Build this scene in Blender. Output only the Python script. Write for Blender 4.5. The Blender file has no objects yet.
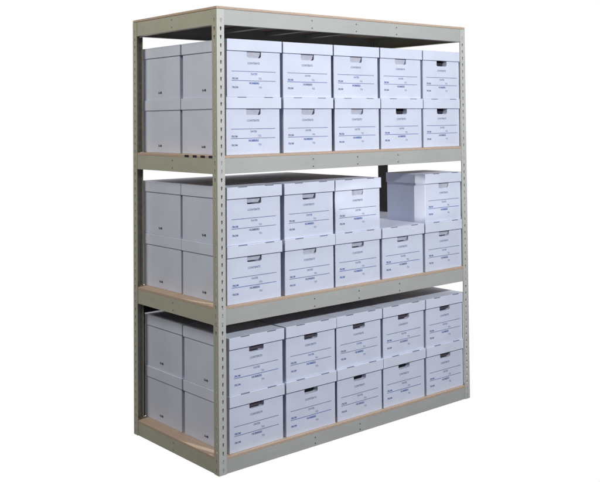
import bpy, bmesh, math, random
from mathutils import Vector, Matrix

S = 0.0254                      # everything below is written in inches
random.seed(7)
scene = bpy.context.scene
COL = scene.collection

# ------------------------------------------------------------------ materials
def srgb(r, g, b):
    f = lambda c: c / 12.92 if c <= 0.04045 else ((c + 0.055) / 1.055) ** 2.4
    return (f(r / 255), f(g / 255), f(b / 255), 1)

def mat(name, col, rough=0.6, metal=0.0, var=0.05, scale=40.0, bump=0.0, bscale=200.0, spec=0.5, stretch=None):
    m = bpy.data.materials.new(name); m.use_nodes = True
    nt = m.node_tree; n = nt.nodes; b = n['Principled BSDF']
    b.inputs['Roughness'].default_value = rough
    b.inputs['Metallic'].default_value = metal
    b.inputs['Specular IOR Level'].default_value = spec
    tc = n.new('ShaderNodeTexCoord'); mp = n.new('ShaderNodeMapping')
    nt.links.new(tc.outputs['Object'], mp.inputs[0])
    if stretch: mp.inputs['Scale'].default_value = stretch
    nz = n.new('ShaderNodeTexNoise'); nz.inputs['Scale'].default_value = scale; nz.inputs['Detail'].default_value = 5
    nt.links.new(mp.outputs[0], nz.inputs[0])
    # per object offset so that copies do not repeat
    oi = n.new('ShaderNodeObjectInfo')
    nt.links.new(oi.outputs['Random'], mp.inputs['Location'])
    cr = n.new('ShaderNodeMapRange'); cr.inputs['From Min'].default_value = 0.3; cr.inputs['From Max'].default_value = 0.7
    cr.inputs['To Min'].default_value = 1 - var; cr.inputs['To Max'].default_value = 1 + var * 0.6
    nt.links.new(nz.outputs[0], cr.inputs[0])
    mx = n.new('ShaderNodeVectorMath'); mx.operation = 'SCALE'; mx.inputs[0].default_value = col[:3]
    nt.links.new(cr.outputs[0], mx.inputs['Scale']); nt.links.new(mx.outputs[0], b.inputs['Base Color'])
    if bump:
        n2 = n.new('ShaderNodeTexNoise'); n2.inputs['Scale'].default_value = bscale; n2.inputs['Detail'].default_value = 3
        nt.links.new(mp.outputs[0], n2.inputs[0])
        bp = n.new('ShaderNodeBump'); bp.inputs['Strength'].default_value = bump; bp.inputs['Distance'].default_value = 0.001
        nt.links.new(n2.outputs[0], bp.inputs['Height']); nt.links.new(bp.outputs[0], b.inputs['Normal'])
    return m

M_card = mat('white_cardboard', (0.685, 0.73, 0.875), 0.62, var=0.05, scale=7, bump=0.55, bscale=22, spec=0.3)
M_lid = mat('white_lid_cardboard', (0.70, 0.745, 0.885), 0.6, var=0.05, scale=6, bump=0.6, bscale=18, spec=0.3)
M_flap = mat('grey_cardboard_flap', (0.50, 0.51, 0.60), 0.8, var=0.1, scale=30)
M_dark = mat('shadowy_inner_cardboard', (0.075, 0.065, 0.085), 0.9, var=0.2)  # flap card with the hole's shade put into its colour
M_hole = mat('hole_shade_plate', (0.03, 0.026, 0.034), 0.9, var=0.2)  # near-black plate standing for the shade inside a hand hole
M_post = mat('putty_powder_coat_post', (0.55, 0.565, 0.54), 0.4, var=0.06, scale=6, bump=0.15, bscale=700, spec=0.5)
M_postd = mat('shade_dark_steel', (0.035, 0.035, 0.038), 0.5, var=0.1)  # post steel turned nearly black, shade put into its colour
M_slit = mat('cut_cardboard_slit', (0.17, 0.175, 0.25), 0.9, var=0.1)
M_ink = mat('blue_grey_ink', (0.19, 0.225, 0.42), 0.7, var=0.25, scale=150)
M_inkb = mat('blue_ink', (0.11, 0.19, 0.48), 0.7, var=0.25, scale=150)
M_black = mat('black_ink', (0.012, 0.016, 0.03), 0.6, var=0.2)
M_steel = mat('putty_grey_powder_coat', (0.465, 0.478, 0.462), 0.42, var=0.05, scale=5, bump=0.15, bscale=700, spec=0.45)
M_steel_side = mat('putty_coat_warm_side_light', (0.47, 0.465, 0.375), 0.45, var=0.05, scale=5, bump=0.15, bscale=700, spec=0.4)  # same coat as the front steel, warm side light put into its colour
def wear(m, amount=0.12):
    nt = m.node_tree; n = nt.nodes; b = n['Principled BSDF']
    tc = n.new('ShaderNodeTexCoord'); mp = n.new('ShaderNodeMapping'); mp.inputs['Scale'].default_value = (3, 3, 9)
    nt.links.new(tc.outputs['Object'], mp.inputs[0])
    nz = n.new('ShaderNodeTexNoise'); nz.inputs['Scale'].default_value = 2.2; nz.inputs['Detail'].default_value = 8; nz.inputs['Roughness'].default_value = 0.72
    nt.links.new(mp.outputs[0], nz.inputs[0])
    r = n.new('ShaderNodeMapRange'); r.inputs['From Min'].default_value = 0.5; r.inputs['From Max'].default_value = 0.8
    r.inputs['To Min'].default_value = 0; r.inputs['To Max'].default_value = amount * 2
    nt.links.new(nz.outputs[0], r.inputs[0])
    mx = n.new('ShaderNodeMix'); mx.data_type = 'RGBA'; nt.links.new(r.outputs[0], mx.inputs[0])
    src = b.inputs['Base Color'].links[0].from_socket
    nt.links.new(src, mx.inputs[6]); mx.inputs[7].default_value = (0.2, 0.2, 0.18, 1)
    nt.links.new(mx.outputs[2], b.inputs['Base Color'])
    rr = n.new('ShaderNodeMapRange'); rr.inputs['To Min'].default_value = 0.3; rr.inputs['To Max'].default_value = 0.6
    nt.links.new(nz.outputs[0], rr.inputs[0]); nt.links.new(rr.outputs[0], b.inputs['Roughness'])
for m_ in (M_steel, M_steel_side, M_post): wear(m_)
M_rivet = mat('zinc_rivet', (0.16, 0.17, 0.18), 0.4, metal=0.6, var=0.1)

def particle_board(name, col, col2):
    m = mat(name, col, 0.85, var=0.15, scale=90, bump=0.4, bscale=400, spec=0.2)
    nt = m.node_tree; n = nt.nodes; b = n['Principled BSDF']
    tc = n.new('ShaderNodeTexCoord')
    v = n.new('ShaderNodeTexVoronoi'); v.inputs['Scale'].default_value = 260
    nt.links.new(tc.outputs['Object'], v.inputs[0])
    mx = n.new('ShaderNodeMix'); mx.data_type = 'RGBA'
    mx.inputs[0].default_value = 0.5
    mx.inputs[6].default_value = col; mx.inputs[7].default_value = col2
    nt.links.new(v.outputs['Color'], mx.inputs[0])
    src = b.inputs['Base Color'].links[0].from_socket
    mul = n.new('ShaderNodeMix'); mul.data_type = 'RGBA'; mul.blend_type = 'MIX'; mul.inputs[0].default_value = 0.5
    nt.links.new(src, mul.inputs[6]); nt.links.new(mx.outputs[2], mul.inputs[7])
    nt.links.new(mul.outputs[2], b.inputs['Base Color'])
    return m
M_wood = particle_board('particle_board', (0.59, 0.46, 0.365, 1), (0.42, 0.31, 0.235, 1))

# ------------------------------------------------------------------ mesh helpers
def bx(bm, x0, x1, y0, y1, z0, z1, bev=0.0, mi=0, seg=2):
    r = bmesh.ops.create_cube(bm, size=1)
    vs = r['verts']
    for v in vs:
        v.co = Vector(((x0 + x1) / 2 + v.co.x * (x1 - x0), (y0 + y1) / 2 + v.co.y * (y1 - y0), (z0 + z1) / 2 + v.co.z * (z1 - z0)))
    fs = {f for v in vs for f in v.link_faces}
    for f in fs: f.material_index = mi
    if bev:
        es = list({e for v in vs for e in v.link_edges})
        bmesh.ops.bevel(bm, geom=es, offset=bev, segments=seg, affect='EDGES', profile=0.5)
    return vs

def prism(bm, pts, mapf, a0, a1):
    """extrude the closed outline pts (2-d) from a0 to a1; mapf(u, v, a) -> xyz"""
    f = [bm.verts.new(mapf(u, v, a0)) for u, v in pts]
    g = [bm.verts.new(mapf(u, v, a1)) for u, v in pts]
    bm.faces.new(f); bm.faces.new(g[::-1])
    n = len(pts)
    for i in range(n):
        bm.faces.new((f[(i + 1) % n], f[i], g[i], g[(i + 1) % n]))

def mesh(name, bm, mats):
    bmesh.ops.recalc_face_normals(bm, faces=bm.faces)
    me = bpy.data.meshes.new(name)
    bmesh.ops.scale(bm, vec=(S, S, S), verts=bm.verts)
    bm.to_mesh(me); bm.free()
    for m in (mats if isinstance(mats, (list, tuple)) else [mats]): me.materials.append(m)
    return me

def link(name, me, parent=None, loc=(0, 0, 0), rot=(0, 0, 0)):
    o = bpy.data.objects.new(name, me); COL.objects.link(o)
    o.location = Vector(loc) * S; o.rotation_euler = rot
    if parent: o.parent = parent
    return o

def bevel_mod(o, w, seg=2, ang=40):
    m = o.modifiers.new('edge', 'BEVEL'); m.width = w * S; m.segments = seg
    m.limit_method = 'ANGLE'; m.angle_limit = math.radians(ang); m.harden_normals = False
    return o

# ------------------------------------------------------------------ rack
W, D = 69.0, 32.0
TOPS = [3.1, 30.55, 58.5, 86.38]             # upper face of each deck
DECK_T = 0.5
BEAM_H = [2.55, 2.88, 2.92, 2.95]
FL = 1.66                                    # post flange
POST_T = 0.085
PITCH = 1.565

rack = bpy.data.objects.new('storage_rack', None); COL.objects.link(rack)
rack['label'] = 'tall putty grey steel rivet rack with slotted corner posts and beams holding four shelf levels'
rack['category'] = 'shelving rack'

def slotted_flange(bm, mapf, width, height, t, hc, z_first):
    """flat strip 0..width by 0..height, thickness t, with a column of key-hole slots centred at hc"""
    hw, hh = 0.175, 0.38
    def hole(zc):
        # tear-drop: round head above, narrow tail below
        return [(hc - hw, zc + hh * .35), (hc - hw * .75, zc + hh * .8), (hc, zc + hh), (hc + hw * .75, zc + hh * .8), (hc + hw, zc + hh * .35),
                (hc + hw * .62, zc - hh * .2), (hc + hw * .45, zc - hh), (hc - hw * .45, zc - hh), (hc - hw * .62, zc - hh * .2)]
    def quad(pts):
        for a, flip in ((0, False), (t, True)):
            v = [bm.verts.new(mapf(u, w, a)) for u, w in pts]
            bm.faces.new(v[::-1] if flip else v)
    zc = z_first; z0 = 0.0
    while zc + PITCH / 2 < height:
        za, zb = zc - PITCH / 2, zc + PITCH / 2
        if z0 < za - 1e-4: quad([(0, z0), (width, z0), (width, za), (0, za)])
        h = hole(zc)
        # ring faces around the opening
        outer = {0: (0, zc + hh * .35), 2: (hc, zb), 4: (width, zc + hh * .35), 6: (width, za), 7: (0, za)}
        L = lambda *p: quad(list(p))
        L((0, zb), (0, h[0][1]), h[0], h[1], h[2], (hc, zb))
        L((hc, zb), h[2], h[3], h[4], (width, h[4][1]), (width, zb))
        L((width, h[4][1]), h[4], h[5], h[6], (width, za))
        L((width, za), h[6], h[7], (0, za))
        L((0, za), h[7], h[8], h[0], (0, h[0][1]))
        for i in range(9):
            a, b = h[i], h[(i + 1) % 9]
            bm.faces.new([bm.verts.new(mapf(*a, 0)), bm.verts.new(mapf(*b, 0)), bm.verts.new(mapf(*b, t)), bm.verts.new(mapf(*a, t))])
        z0 = zb; zc += PITCH
    quad([(0, z0), (width, z0), (width, height), (0, height)])
    for a, b in (((0, 0), (width, 0)), ((width, 0), (width, height)), ((width, height), (0, height)), ((0, height), (0, 0))):
        bm.faces.new([bm.verts.new(mapf(*a, 0)), bm.verts.new(mapf(*b, 0)), bm.verts.new(mapf(*b, t)), bm.verts.new(mapf(*a, t))])

POST_H = 85.84
def post(x, y, sx, sy, lip=1.25, o1=0.0, o2=0.0):
    bm = bmesh.new()
    slotted_flange(bm, lambda u, w, a: (x + sx * u, y + sy * a, w), FL, POST_H, POST_T, 0.9, 0.80 + o1)
    slotted_flange(bm, lambda u, w, a: (x + sx * a, y + sy * (u + POST_T), w), FL - POST_T, POST_H, POST_T, 0.75, 0.80 + o2)
    bm.normal_update()
    for f in bm.faces:
        if abs(f.normal.x) > .7 or abs(f.calc_center_median().y - y) > POST_T + .01: f.material_index = 1
    # folded return along the free edge of the front flange, stopping clear of the beams
    zs = [0.02]
    for lv in range(4): zs += [TOPS[lv] - DECK_T - BEAM_H[lv] - 0.06, TOPS[lv] + 0.05]
    segs = [(zs[i], zs[i + 1]) for i in range(0, len(zs) - 1, 2)]
    for z0, z1 in segs:
        if z1 - z0 > 1:
            bx(bm, *sorted((x + sx * FL, x + sx * (FL - .07))), *sorted((y + sy * POST_T, y + sy * lip)), z0, z1, mi=1)  # return made deep to darken the view through the slots
    bmesh.ops.remove_doubles(bm, verts=bm.verts, dist=0.0004)
    return bevel_mod(link('post', mesh('post', bm, [M_post, M_steel_side]), rack), 0.035, 2, 60)

post(0, 0, 1, 1); post(W, 0, -1, 1, 0.24, 0, PITCH / 2); post(0, D, 1, -1, 1.25, 200, 0)
# the rear right upright is a flat bar moved forward into the gap view, shade painted in
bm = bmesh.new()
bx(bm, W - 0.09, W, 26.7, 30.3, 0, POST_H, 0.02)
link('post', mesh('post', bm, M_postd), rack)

def rivets(parent, pts, axis):
    for p in pts:
        bm = bmesh.new()
        r = bmesh.ops.create_cone(bm, cap_ends=True, segments=14, radius1=0.17, radius2=0.10, depth=0.09)
        for v in bm.verts: v.co.z += 0.03
        if axis == 'y': bmesh.ops.rotate(bm, verts=bm.verts, matrix=Matrix.Rotation(math.radians(90), 3, 'X'))
        else: bmesh.ops.rotate(bm, verts=bm.verts, matrix=Matrix.Rotation(math.radians(-90), 3, 'Y'))
        link('rivet', mesh('rivet', bm, M_rivet), parent, p)

def channel(length, h, n):
    """channel profile: web with folded lips top and bottom; outline in (depth, z)"""
    t = 0.08
    return [(0, 0), (1.1, 0), (1.1, t), (t, t), (t, h - t), (1.1, h - t), (1.1, h), (0, h)]

for lv, top in enumerate(TOPS):
    zt = top - DECK_T - 0.012; h = BEAM_H[lv]; zb = zt - h
    y_f = POST_T + 0.012
    # front and rear beams
    for back in (0, 1):
        bm = bmesh.new()
        y0, s = (y_f, 1) if not back else (D - y_f, -1)
        prism(bm, channel(0, h, 0), lambda u, v, a: (a, y0 + s * u, zb + v), 0.19, W - 0.19)
        b = bevel_mod(link('beam', mesh('beam', bm, M_steel), rack), 0.05, 2, 50)
        if not back:
            rivets(b, [(x, y0, z) for x in (22.88, 34.85, 46.7) for z in (top - 1.36, top - 2.86)] if lv else
                   [(x, y0, z) for x in (22.7, 34.7) for z in (1.75, 0.6)], 'y')
    for right in (0, 1):
        bm = bmesh.new()
        x0, s = (y_f, 1) if not right else (W - y_f, -1)
        prism(bm, channel(0, h, 0), lambda u, v, a: (x0 + s * u, a, zb + v), 1.25, D - 1.25)
        b = bevel_mod(link('beam', mesh('beam', bm, M_steel_side), rack), 0.05, 2, 50)
        # short end plates that reach behind the post flanges
        for ya, yb in ((0.13, 1.22), (D - 1.22, D - 0.13)):
            bm = bmesh.new()
            bx(bm, *sorted((x0, x0 + s * .075)), ya, yb, zb + 0.02, zt - 0.02)
            link('end_plate', mesh('end_plate', bm, M_steel_side), b)
        if not right:
            rivets(b, [(x0, 16.3, z) for z in ((top - 1.2, top - 2.72) if lv else (2.0, 0.7))], 'x')
    # front-to-back supports under the deck
    for xs in (22.88, 34.85, 46.7):
        bm = bmesh.new()
        hh = min(0.9, h - .3)
        prism(bm, [(-.8, hh), (-.8, 0), (.8, 0), (.8, hh), (.72, hh), (.72, .08), (-.72, .08), (-.72, hh)],
              lambda u, v, a: (xs + u, a, zt - 0.1 - hh + v), 1.25, D - 1.25)
        link('deck_support', mesh('deck_support', bm, M_steel), rack)

# added dark strips behind the lowest bay, blocking backdrop light over its lids
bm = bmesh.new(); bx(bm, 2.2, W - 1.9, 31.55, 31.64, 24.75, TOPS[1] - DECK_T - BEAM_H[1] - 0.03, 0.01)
link('rear_light_blocker', mesh('rear_light_blocker', bm, M_postd), rack)
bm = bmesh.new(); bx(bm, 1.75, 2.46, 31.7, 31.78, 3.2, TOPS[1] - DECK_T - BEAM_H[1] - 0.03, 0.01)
link('corner_dark_filler', mesh('corner_dark_filler', bm, M_postd), rack)

# ------------------------------------------------------------------ decks (sheets lying on the beams)
deck_labels = ['bottom particle board deck with bare tan strip along its left edge',
               'particle board deck between lower and middle rows of boxes, edge clean tan',
               'particle board deck with four black marks on its left edge, under the top boxes',
               'topmost bare particle board deck covering the rack, nothing stacked on it']
for lv, top in enumerate(TOPS):
    e = 0.0 if lv == 3 else POST_T + 0.02
    cx, cy = W / 2, D / 2
    root = bpy.data.objects.new('decking', None); COL.objects.link(root)
    bm = bmesh.new()
    bx(bm, e, W - e, e, D - e, top - DECK_T, top, 0.05 if lv < 3 else 0.09, 0, 2)
    d = mesh('decking', bm, M_wood)
    bpy.data.objects.remove(root)
    d = link('decking', d)
    d['label'] = deck_labels[lv]; d['category'] = 'shelf deck'; d['group'] = 'particle board decks of the rack'
    if lv == 2:
        for a, b_ in ((11.69, 10.1), (8.71, 7.25), (5.94, 4.4), (3.15, 1.75)):
            bm = bmesh.new()
            bx(bm, e - 0.008, e + 0.02, b_, a, top - DECK_T + 0.02, top - 0.02)
            link('edge_marking', mesh('edge_marking', bm, M_black), d)

# ------------------------------------------------------------------ storage box
LW, LD, LH = 12.86, 16.2, 2.2       # lid
BW, BD, BH = 12.48, 15.65, 10.76      # body
H = 10.95
HOLE_W, HOLE_Z = 3.35, 7.5

def body_mesh(depth):
    bm = bmesh.new()
    w = BW / 2; hw = HOLE_W / 2; r = 0.38
    pts = [(-w, 0), (w, 0), (w, BH), (hw, BH)]
    for k in range(0, 5):
        a = math.radians(90 * k / 4); pts.append((hw - r + r * math.cos(a), HOLE_Z + r - r * math.sin(a)))
    for k in range(0, 5):
        a = math.radians(90 * k / 4); pts.append((-hw + r - r * math.sin(a), HOLE_Z + r - r * math.cos(a)))
    pts += [(-hw, BH), (-w, BH)]
    prism(bm, pts, lambda u, v, a: (u, a, v), 0, depth)
    return mesh('body', bm, M_card)

def lid_mesh(depth):
    bm = bmesh.new(); w = LW / 2; t = 0.13; z0 = H - LH
    o = [(-w, 0), (w, 0), (w, depth), (-w, depth)]
    i = [(-w + t, t), (w - t, t), (w - t, depth - t), (-w + t, depth - t)]
    V = lambda p, z: bm.verts.new((p[0], p[1], z))
    ob = [V(p, z0) for p in o]; ot = [V(p, H) for p in o]; ib = [V(p, z0) for p in i]; it = [V(p, H - .14) for p in i]
    for k in range(4):
        n = (k + 1) % 4
        bm.faces.new((ob[k], ob[n], ot[n], ot[k])); bm.faces.new((ib[n], ib[k], it[k], it[n])); bm.faces.new((ob[n], ob[k], ib[k], ib[n]))
    # the top sags very slightly in the middle
    bm.faces.new(ot); bm.faces.new(it[::-1])
    return mesh('lid', bm, M_lid)

def slit_mesh(x0, x1):
    bm = bmesh.new()
    bx(bm, x0, x1, -0.012, 0.14, H - 0.12, H + 0.012, 0.0)
    return mesh('lid_slit', bm, M_slit)

def flap_mesh(kind):
    bm = bmesh.new()
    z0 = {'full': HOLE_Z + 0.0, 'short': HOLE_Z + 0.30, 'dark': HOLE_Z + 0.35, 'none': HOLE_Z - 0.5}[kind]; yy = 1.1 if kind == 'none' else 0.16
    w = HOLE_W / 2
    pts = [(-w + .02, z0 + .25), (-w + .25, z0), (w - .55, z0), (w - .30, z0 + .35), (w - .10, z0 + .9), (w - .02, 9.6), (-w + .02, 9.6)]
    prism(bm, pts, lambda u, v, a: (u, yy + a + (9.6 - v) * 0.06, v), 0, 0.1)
    return mesh('handle_flap_or_shade', bm, {'dark': M_dark, 'none': M_hole}.get(kind, M_flap))

# printing -----------------------------------------------------------
def text_geo(bm, s, size, x, z, plane, mi, cx=0.5, bold=0.012):
    cu = bpy.data.curves.new('t', 'FONT'); cu.body = s; cu.size = 1; cu.resolution_u = 2; cu.offset = bold
    ob = bpy.data.objects.new('t', cu); COL.objects.link(ob)
    dg = bpy.context.evaluated_depsgraph_get()
    me = bpy.data.meshes.new_from_object(ob.evaluated_get(dg))
    xs = [v.co.x for v in me.vertices]; x0, x1 = min(xs), max(xs)
    nv = [bm.verts.new(plane(x + (v.co.x - x0 - cx * (x1 - x0)) * size, z + v.co.y * size)) for v in me.vertices]
    for p in me.polygons:
        try:
            f = bm.faces.new([nv[i] for i in p.vertices]); f.material_index = mi
        except ValueError: pass
    bpy.data.objects.remove(ob); bpy.data.curves.remove(cu); bpy.data.meshes.remove(me)

def form_mesh(blue):
    """blue: which of the seven words are printed in the brighter blue"""
    bm = bmesh.new(); P = lambda x, z: (x, -0.014, z)
    sz = 0.62; c = 0.0
    def line(z, x0, x1, mi):
        v = [bm.verts.new(P(*q)) for q in ((x0, z - .058), (x1, z - .058), (x1, z + .058), (x0, z + .058))]
        f = bm.faces.new(v); f.material_index = mi
    B = lambda k: 1 if k in blue else 0
    text_geo(bm, 'CONTENTS', sz * .88, c - .1, 6.28, P, B(0), bold=0.03)
    line(4.88, -5.2, 5.15, 0); line(3.10, -5.2, 5.15, B(7))
    text_geo(bm, 'DATES', sz * .8, c + .02, 4.22, P, B(1), bold=0.03)
    text_geo(bm, 'FROM', sz * .82, -5.05, 3.32, P, B(2), cx=0, bold=0.045)
    text_geo(bm, 'TO', sz * .8, 1.05, 3.36, P, B(3), cx=0, bold=0.03)
    text_geo(bm, 'NUMBERS', sz * .86, c + .02, 2.46, P, B(4), bold=0.045)
    text_geo(bm, 'FROM', sz * .82, -5.05, 1.66, P, B(5), cx=0, bold=0.045)
    text_geo(bm, 'TO', sz * .8, 1.1, 1.66, P, B(6), cx=0, bold=0.03)
    return mesh('printed_form', bm, [M_ink, M_inkb])

def mark_mesh():
    bm = bmesh.new(); X = -BW / 2 - 0.014
    # left side faces -x: text runs towards -y
    text_geo(bm, 'R-HB', 0.6, 0, 1.25, lambda u, v: (X, -u, v), 0, bold=0.045)
    return mesh('side_mark', bm, [M_black])

ME_body = body_mesh(BD); ME_lid = lid_mesh(LD)
ME_body_short = body_mesh(12.3); ME_lid_short = lid_mesh(12.8)
ME_sl = [slit_mesh(-3.85, -1.85), slit_mesh(2.35, 4.4)]
ME_flap = {k: flap_mesh(k) for k in ('full', 'short', 'dark', 'none')}
ME_form = [form_mesh(s) for s in ((2, 7), (4,), (1, 4), (2,), (2, 4, 5, 7), ())]
ME_mark = mark_mesh()

def make_box(flap='full', form=0, mark=False, short=False, slits=True):
    root = bpy.data.objects.new('storage_box', None); COL.objects.link(root)
    b = link('body', ME_body_short if short else ME_body, root, (0, 0.36, 0)); bevel_mod(b, 0.07, 2, 50)
    l = link('lid', ME_lid_short if short else ME_lid, root); bevel_mod(l, 0.07, 2, 50)
    if flap in ME_flap: link('handle_flap_or_shade', ME_flap[flap], b)
    if form is not None: link('printed_form', ME_form[form], b)
    if mark: link('side_mark', ME_mark, b, (0, (12.3 if short else BD) / 2, 0))
    if slits:
        for m in ME_sl: link('lid_slit', m, l)
    return root

ORD = ['first', 'second', 'third', 'fourth', 'fifth']
SHELF = {2: 'top shelf', 1: 'middle shelf', 0: 'bottom shelf'}
X0F = [2.35, 15.75, 28.87, 42.02, 55.28]
X0B = [2.35, 15.50, 28.65, 41.60, 54.50]
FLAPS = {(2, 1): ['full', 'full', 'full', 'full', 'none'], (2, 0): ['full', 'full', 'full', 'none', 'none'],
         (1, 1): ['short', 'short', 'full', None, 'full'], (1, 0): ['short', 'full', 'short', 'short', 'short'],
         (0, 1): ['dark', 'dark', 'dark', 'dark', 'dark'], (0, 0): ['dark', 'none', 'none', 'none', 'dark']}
rnd = random.Random(11)
for lv in (0, 1, 2):
    zs = 0.975 if lv == 0 else 1.0
    for layer in (0, 1):
        for c in range(5):
            for row in (0, 1):                       # 0 front row, 1 row behind it
                if (lv, layer, c) == (1, 1, 3): continue
                if row and (lv, layer, c) == (1, 1, 4): continue
                gapbox = (lv, layer, c, row) == (1, 1, 4, 0)
                fl = FLAPS[(lv, layer)][c] if row == 0 else None
                o = make_box(fl, rnd.randrange(6) if row == 0 else None, mark=(c == 0), short=gapbox, slits=(row == 0 and not (lv == 2 and layer == 1)))
                xo = (X0F if row == 0 else X0B)[c] + LW / 2
                if lv == 0: xo += (0.2, 0.1, 0.05, 0, -0.08)[c]
                jx, jy, jr = rnd.uniform(-.08, .08), rnd.uniform(-.04, .16), rnd.uniform(-.6, .6)
                y = 0.30 if row == 0 else 16.85
                if row and lv == 0 and c == 0: y = 17.05
                o.location = Vector((xo + jx, y + jy, TOPS[lv] + 0.01 + layer * (H + 0.02) * zs)) * S
                o.rotation_euler.z = math.radians(jr * (0.6 if row == 0 else .3))
                o.scale.z = zs
                lay = 'upper' if layer else 'lower'
                if row == 0:
                    if gapbox: lab = 'white lidded box right of the empty gap on the middle shelf, its left side showing'
                    elif (lv, layer, c) == (1, 0, 3): lab = 'white lidded box below the empty gap on the middle shelf, nothing stacked on its lid'
                    elif (lv, layer, c) == (1, 1, 2): lab = 'white lidded box just left of the empty gap on the middle shelf, upper layer'
                    else: lab = f'{ORD[c]} white lidded box from the left in the {lay} front row on the {SHELF[lv]}'
                else:
                    if c == 0: lab = f'white lidded box at the rear left corner of the {SHELF[lv]}, {lay} layer'
                    else: lab = f'{lay} back row box on the {SHELF[lv]}, behind the {ORD[c]} front box from the left'
                o['label'] = lab; o['category'] = 'storage box'; o['group'] = 'white storage boxes stacked on the rack'

# ------------------------------------------------------------------ backdrop: added wall behind the rack, glowing by itself to read pure white
yaw = -0.7306560036856229
fw = Vector((-math.sin(yaw), math.cos(yaw), 0)); rt = Vector((math.cos(yaw), math.sin(yaw), 0))
bm = bmesh.new()
prof = [(230, -230), (230, 430)]
rows = [[bm.verts.new(fw * w + rt * u + Vector((0, 0, z))) for u in (-420, 520)] for w, z in prof]
for a, b in zip(rows, rows[1:]): bm.faces.new((a[0], a[1], b[1], b[0]))
m = bpy.data.materials.new('glowing_white_backdrop'); m.use_nodes = True
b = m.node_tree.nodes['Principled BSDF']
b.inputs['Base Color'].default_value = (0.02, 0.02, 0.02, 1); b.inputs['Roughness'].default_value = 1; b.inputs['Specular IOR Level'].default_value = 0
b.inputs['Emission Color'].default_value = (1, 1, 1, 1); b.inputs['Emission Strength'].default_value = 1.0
o = link('backdrop', mesh('backdrop', bm, m)); o['kind'] = 'structure'

# ------------------------------------------------------------------ light
w = bpy.data.worlds.new('World'); scene.world = w; w.use_nodes = True
w.node_tree.nodes['Background'].inputs[0].default_value = (0.9, 0.93, 1.0, 1)
w.node_tree.nodes['Background'].inputs[1].default_value = 0.07

def aim(o, tgt):
    d = (Vector(tgt) * S - o.location); o.rotation_euler = d.to_track_quat('-Z', 'Y').to_euler()
def area(name, loc, tgt, size, power, col, sy=None):
    l = bpy.data.lights.new(name, 'AREA'); l.energy = power; l.size = size * S; l.color = col
    if sy: l.shape = 'RECTANGLE'; l.size_y = sy * S
    o = bpy.data.objects.new(name, l); COL.objects.link(o); o.location = Vector(loc) * S; aim(o, tgt); return o
area('key_lamp', (32, -150, 122), (36, 0, 60), 9, 166, (0.965, 0.98, 1.0))
area('left_fill_lamp', (-150, -18, 205), (0, 16, 45), 95, 186, (1.0, 0.96, 0.865))
l = bpy.data.lights.new('gap_helper_spot', 'SPOT'); l.energy = 175; l.spot_size = math.radians(5.6); l.spot_blend = 0.5; l.shadow_soft_size = 0.01  # added narrow spot, brightens the box side next to the shelf gap
o = bpy.data.objects.new('gap_helper_spot', l); COL.objects.link(o); l.color = (1.0, 0.975, 0.92); o.location = Vector((-60, -23.6, 54)) * S; aim(o, (55.3, 3.0, 47))

# ------------------------------------------------------------------ camera
pit, rol = 0.03229478260121689, 0.010832295852091056
Rz = Matrix.Rotation(yaw, 3, 'Z'); Rx = Matrix.Rotation(pit, 3, 'X'); Ry = Matrix.Rotation(rol, 3, 'Y')
R = Rz @ Rx @ Ry
cam = bpy.data.cameras.new('camera'); co = bpy.data.objects.new('camera', cam); COL.objects.link(co)
r, f, u = R.col[0], R.col[1], R.col[2]
M = Matrix((( r.x, u.x, -f.x, 0), (r.y, u.y, -f.y, 0), (r.z, u.z, -f.z, 0), (0, 0, 0, 1)))
M.translation = Vector((-94.53814744591868, -144.41616643241974, 64.92397522246563)) * S
co.matrix_world = M
cam.sensor_fit = 'HORIZONTAL'; cam.sensor_width = 36; cam.lens = 922.6883445346843 / 600 * 36
cam.shift_x = (300 - 357.35135563294585) / 600; cam.shift_y = (89.80237954775568 - 241) / 600
cam.clip_start = 0.05; cam.clip_end = 200
scene.camera = co

scene.view_settings.view_transform = 'Standard'; scene.view_settings.look = 'None'; scene.view_settings.exposure = 0
scene.cycles.use_denoising = True
scene.cycles.max_bounces = 8
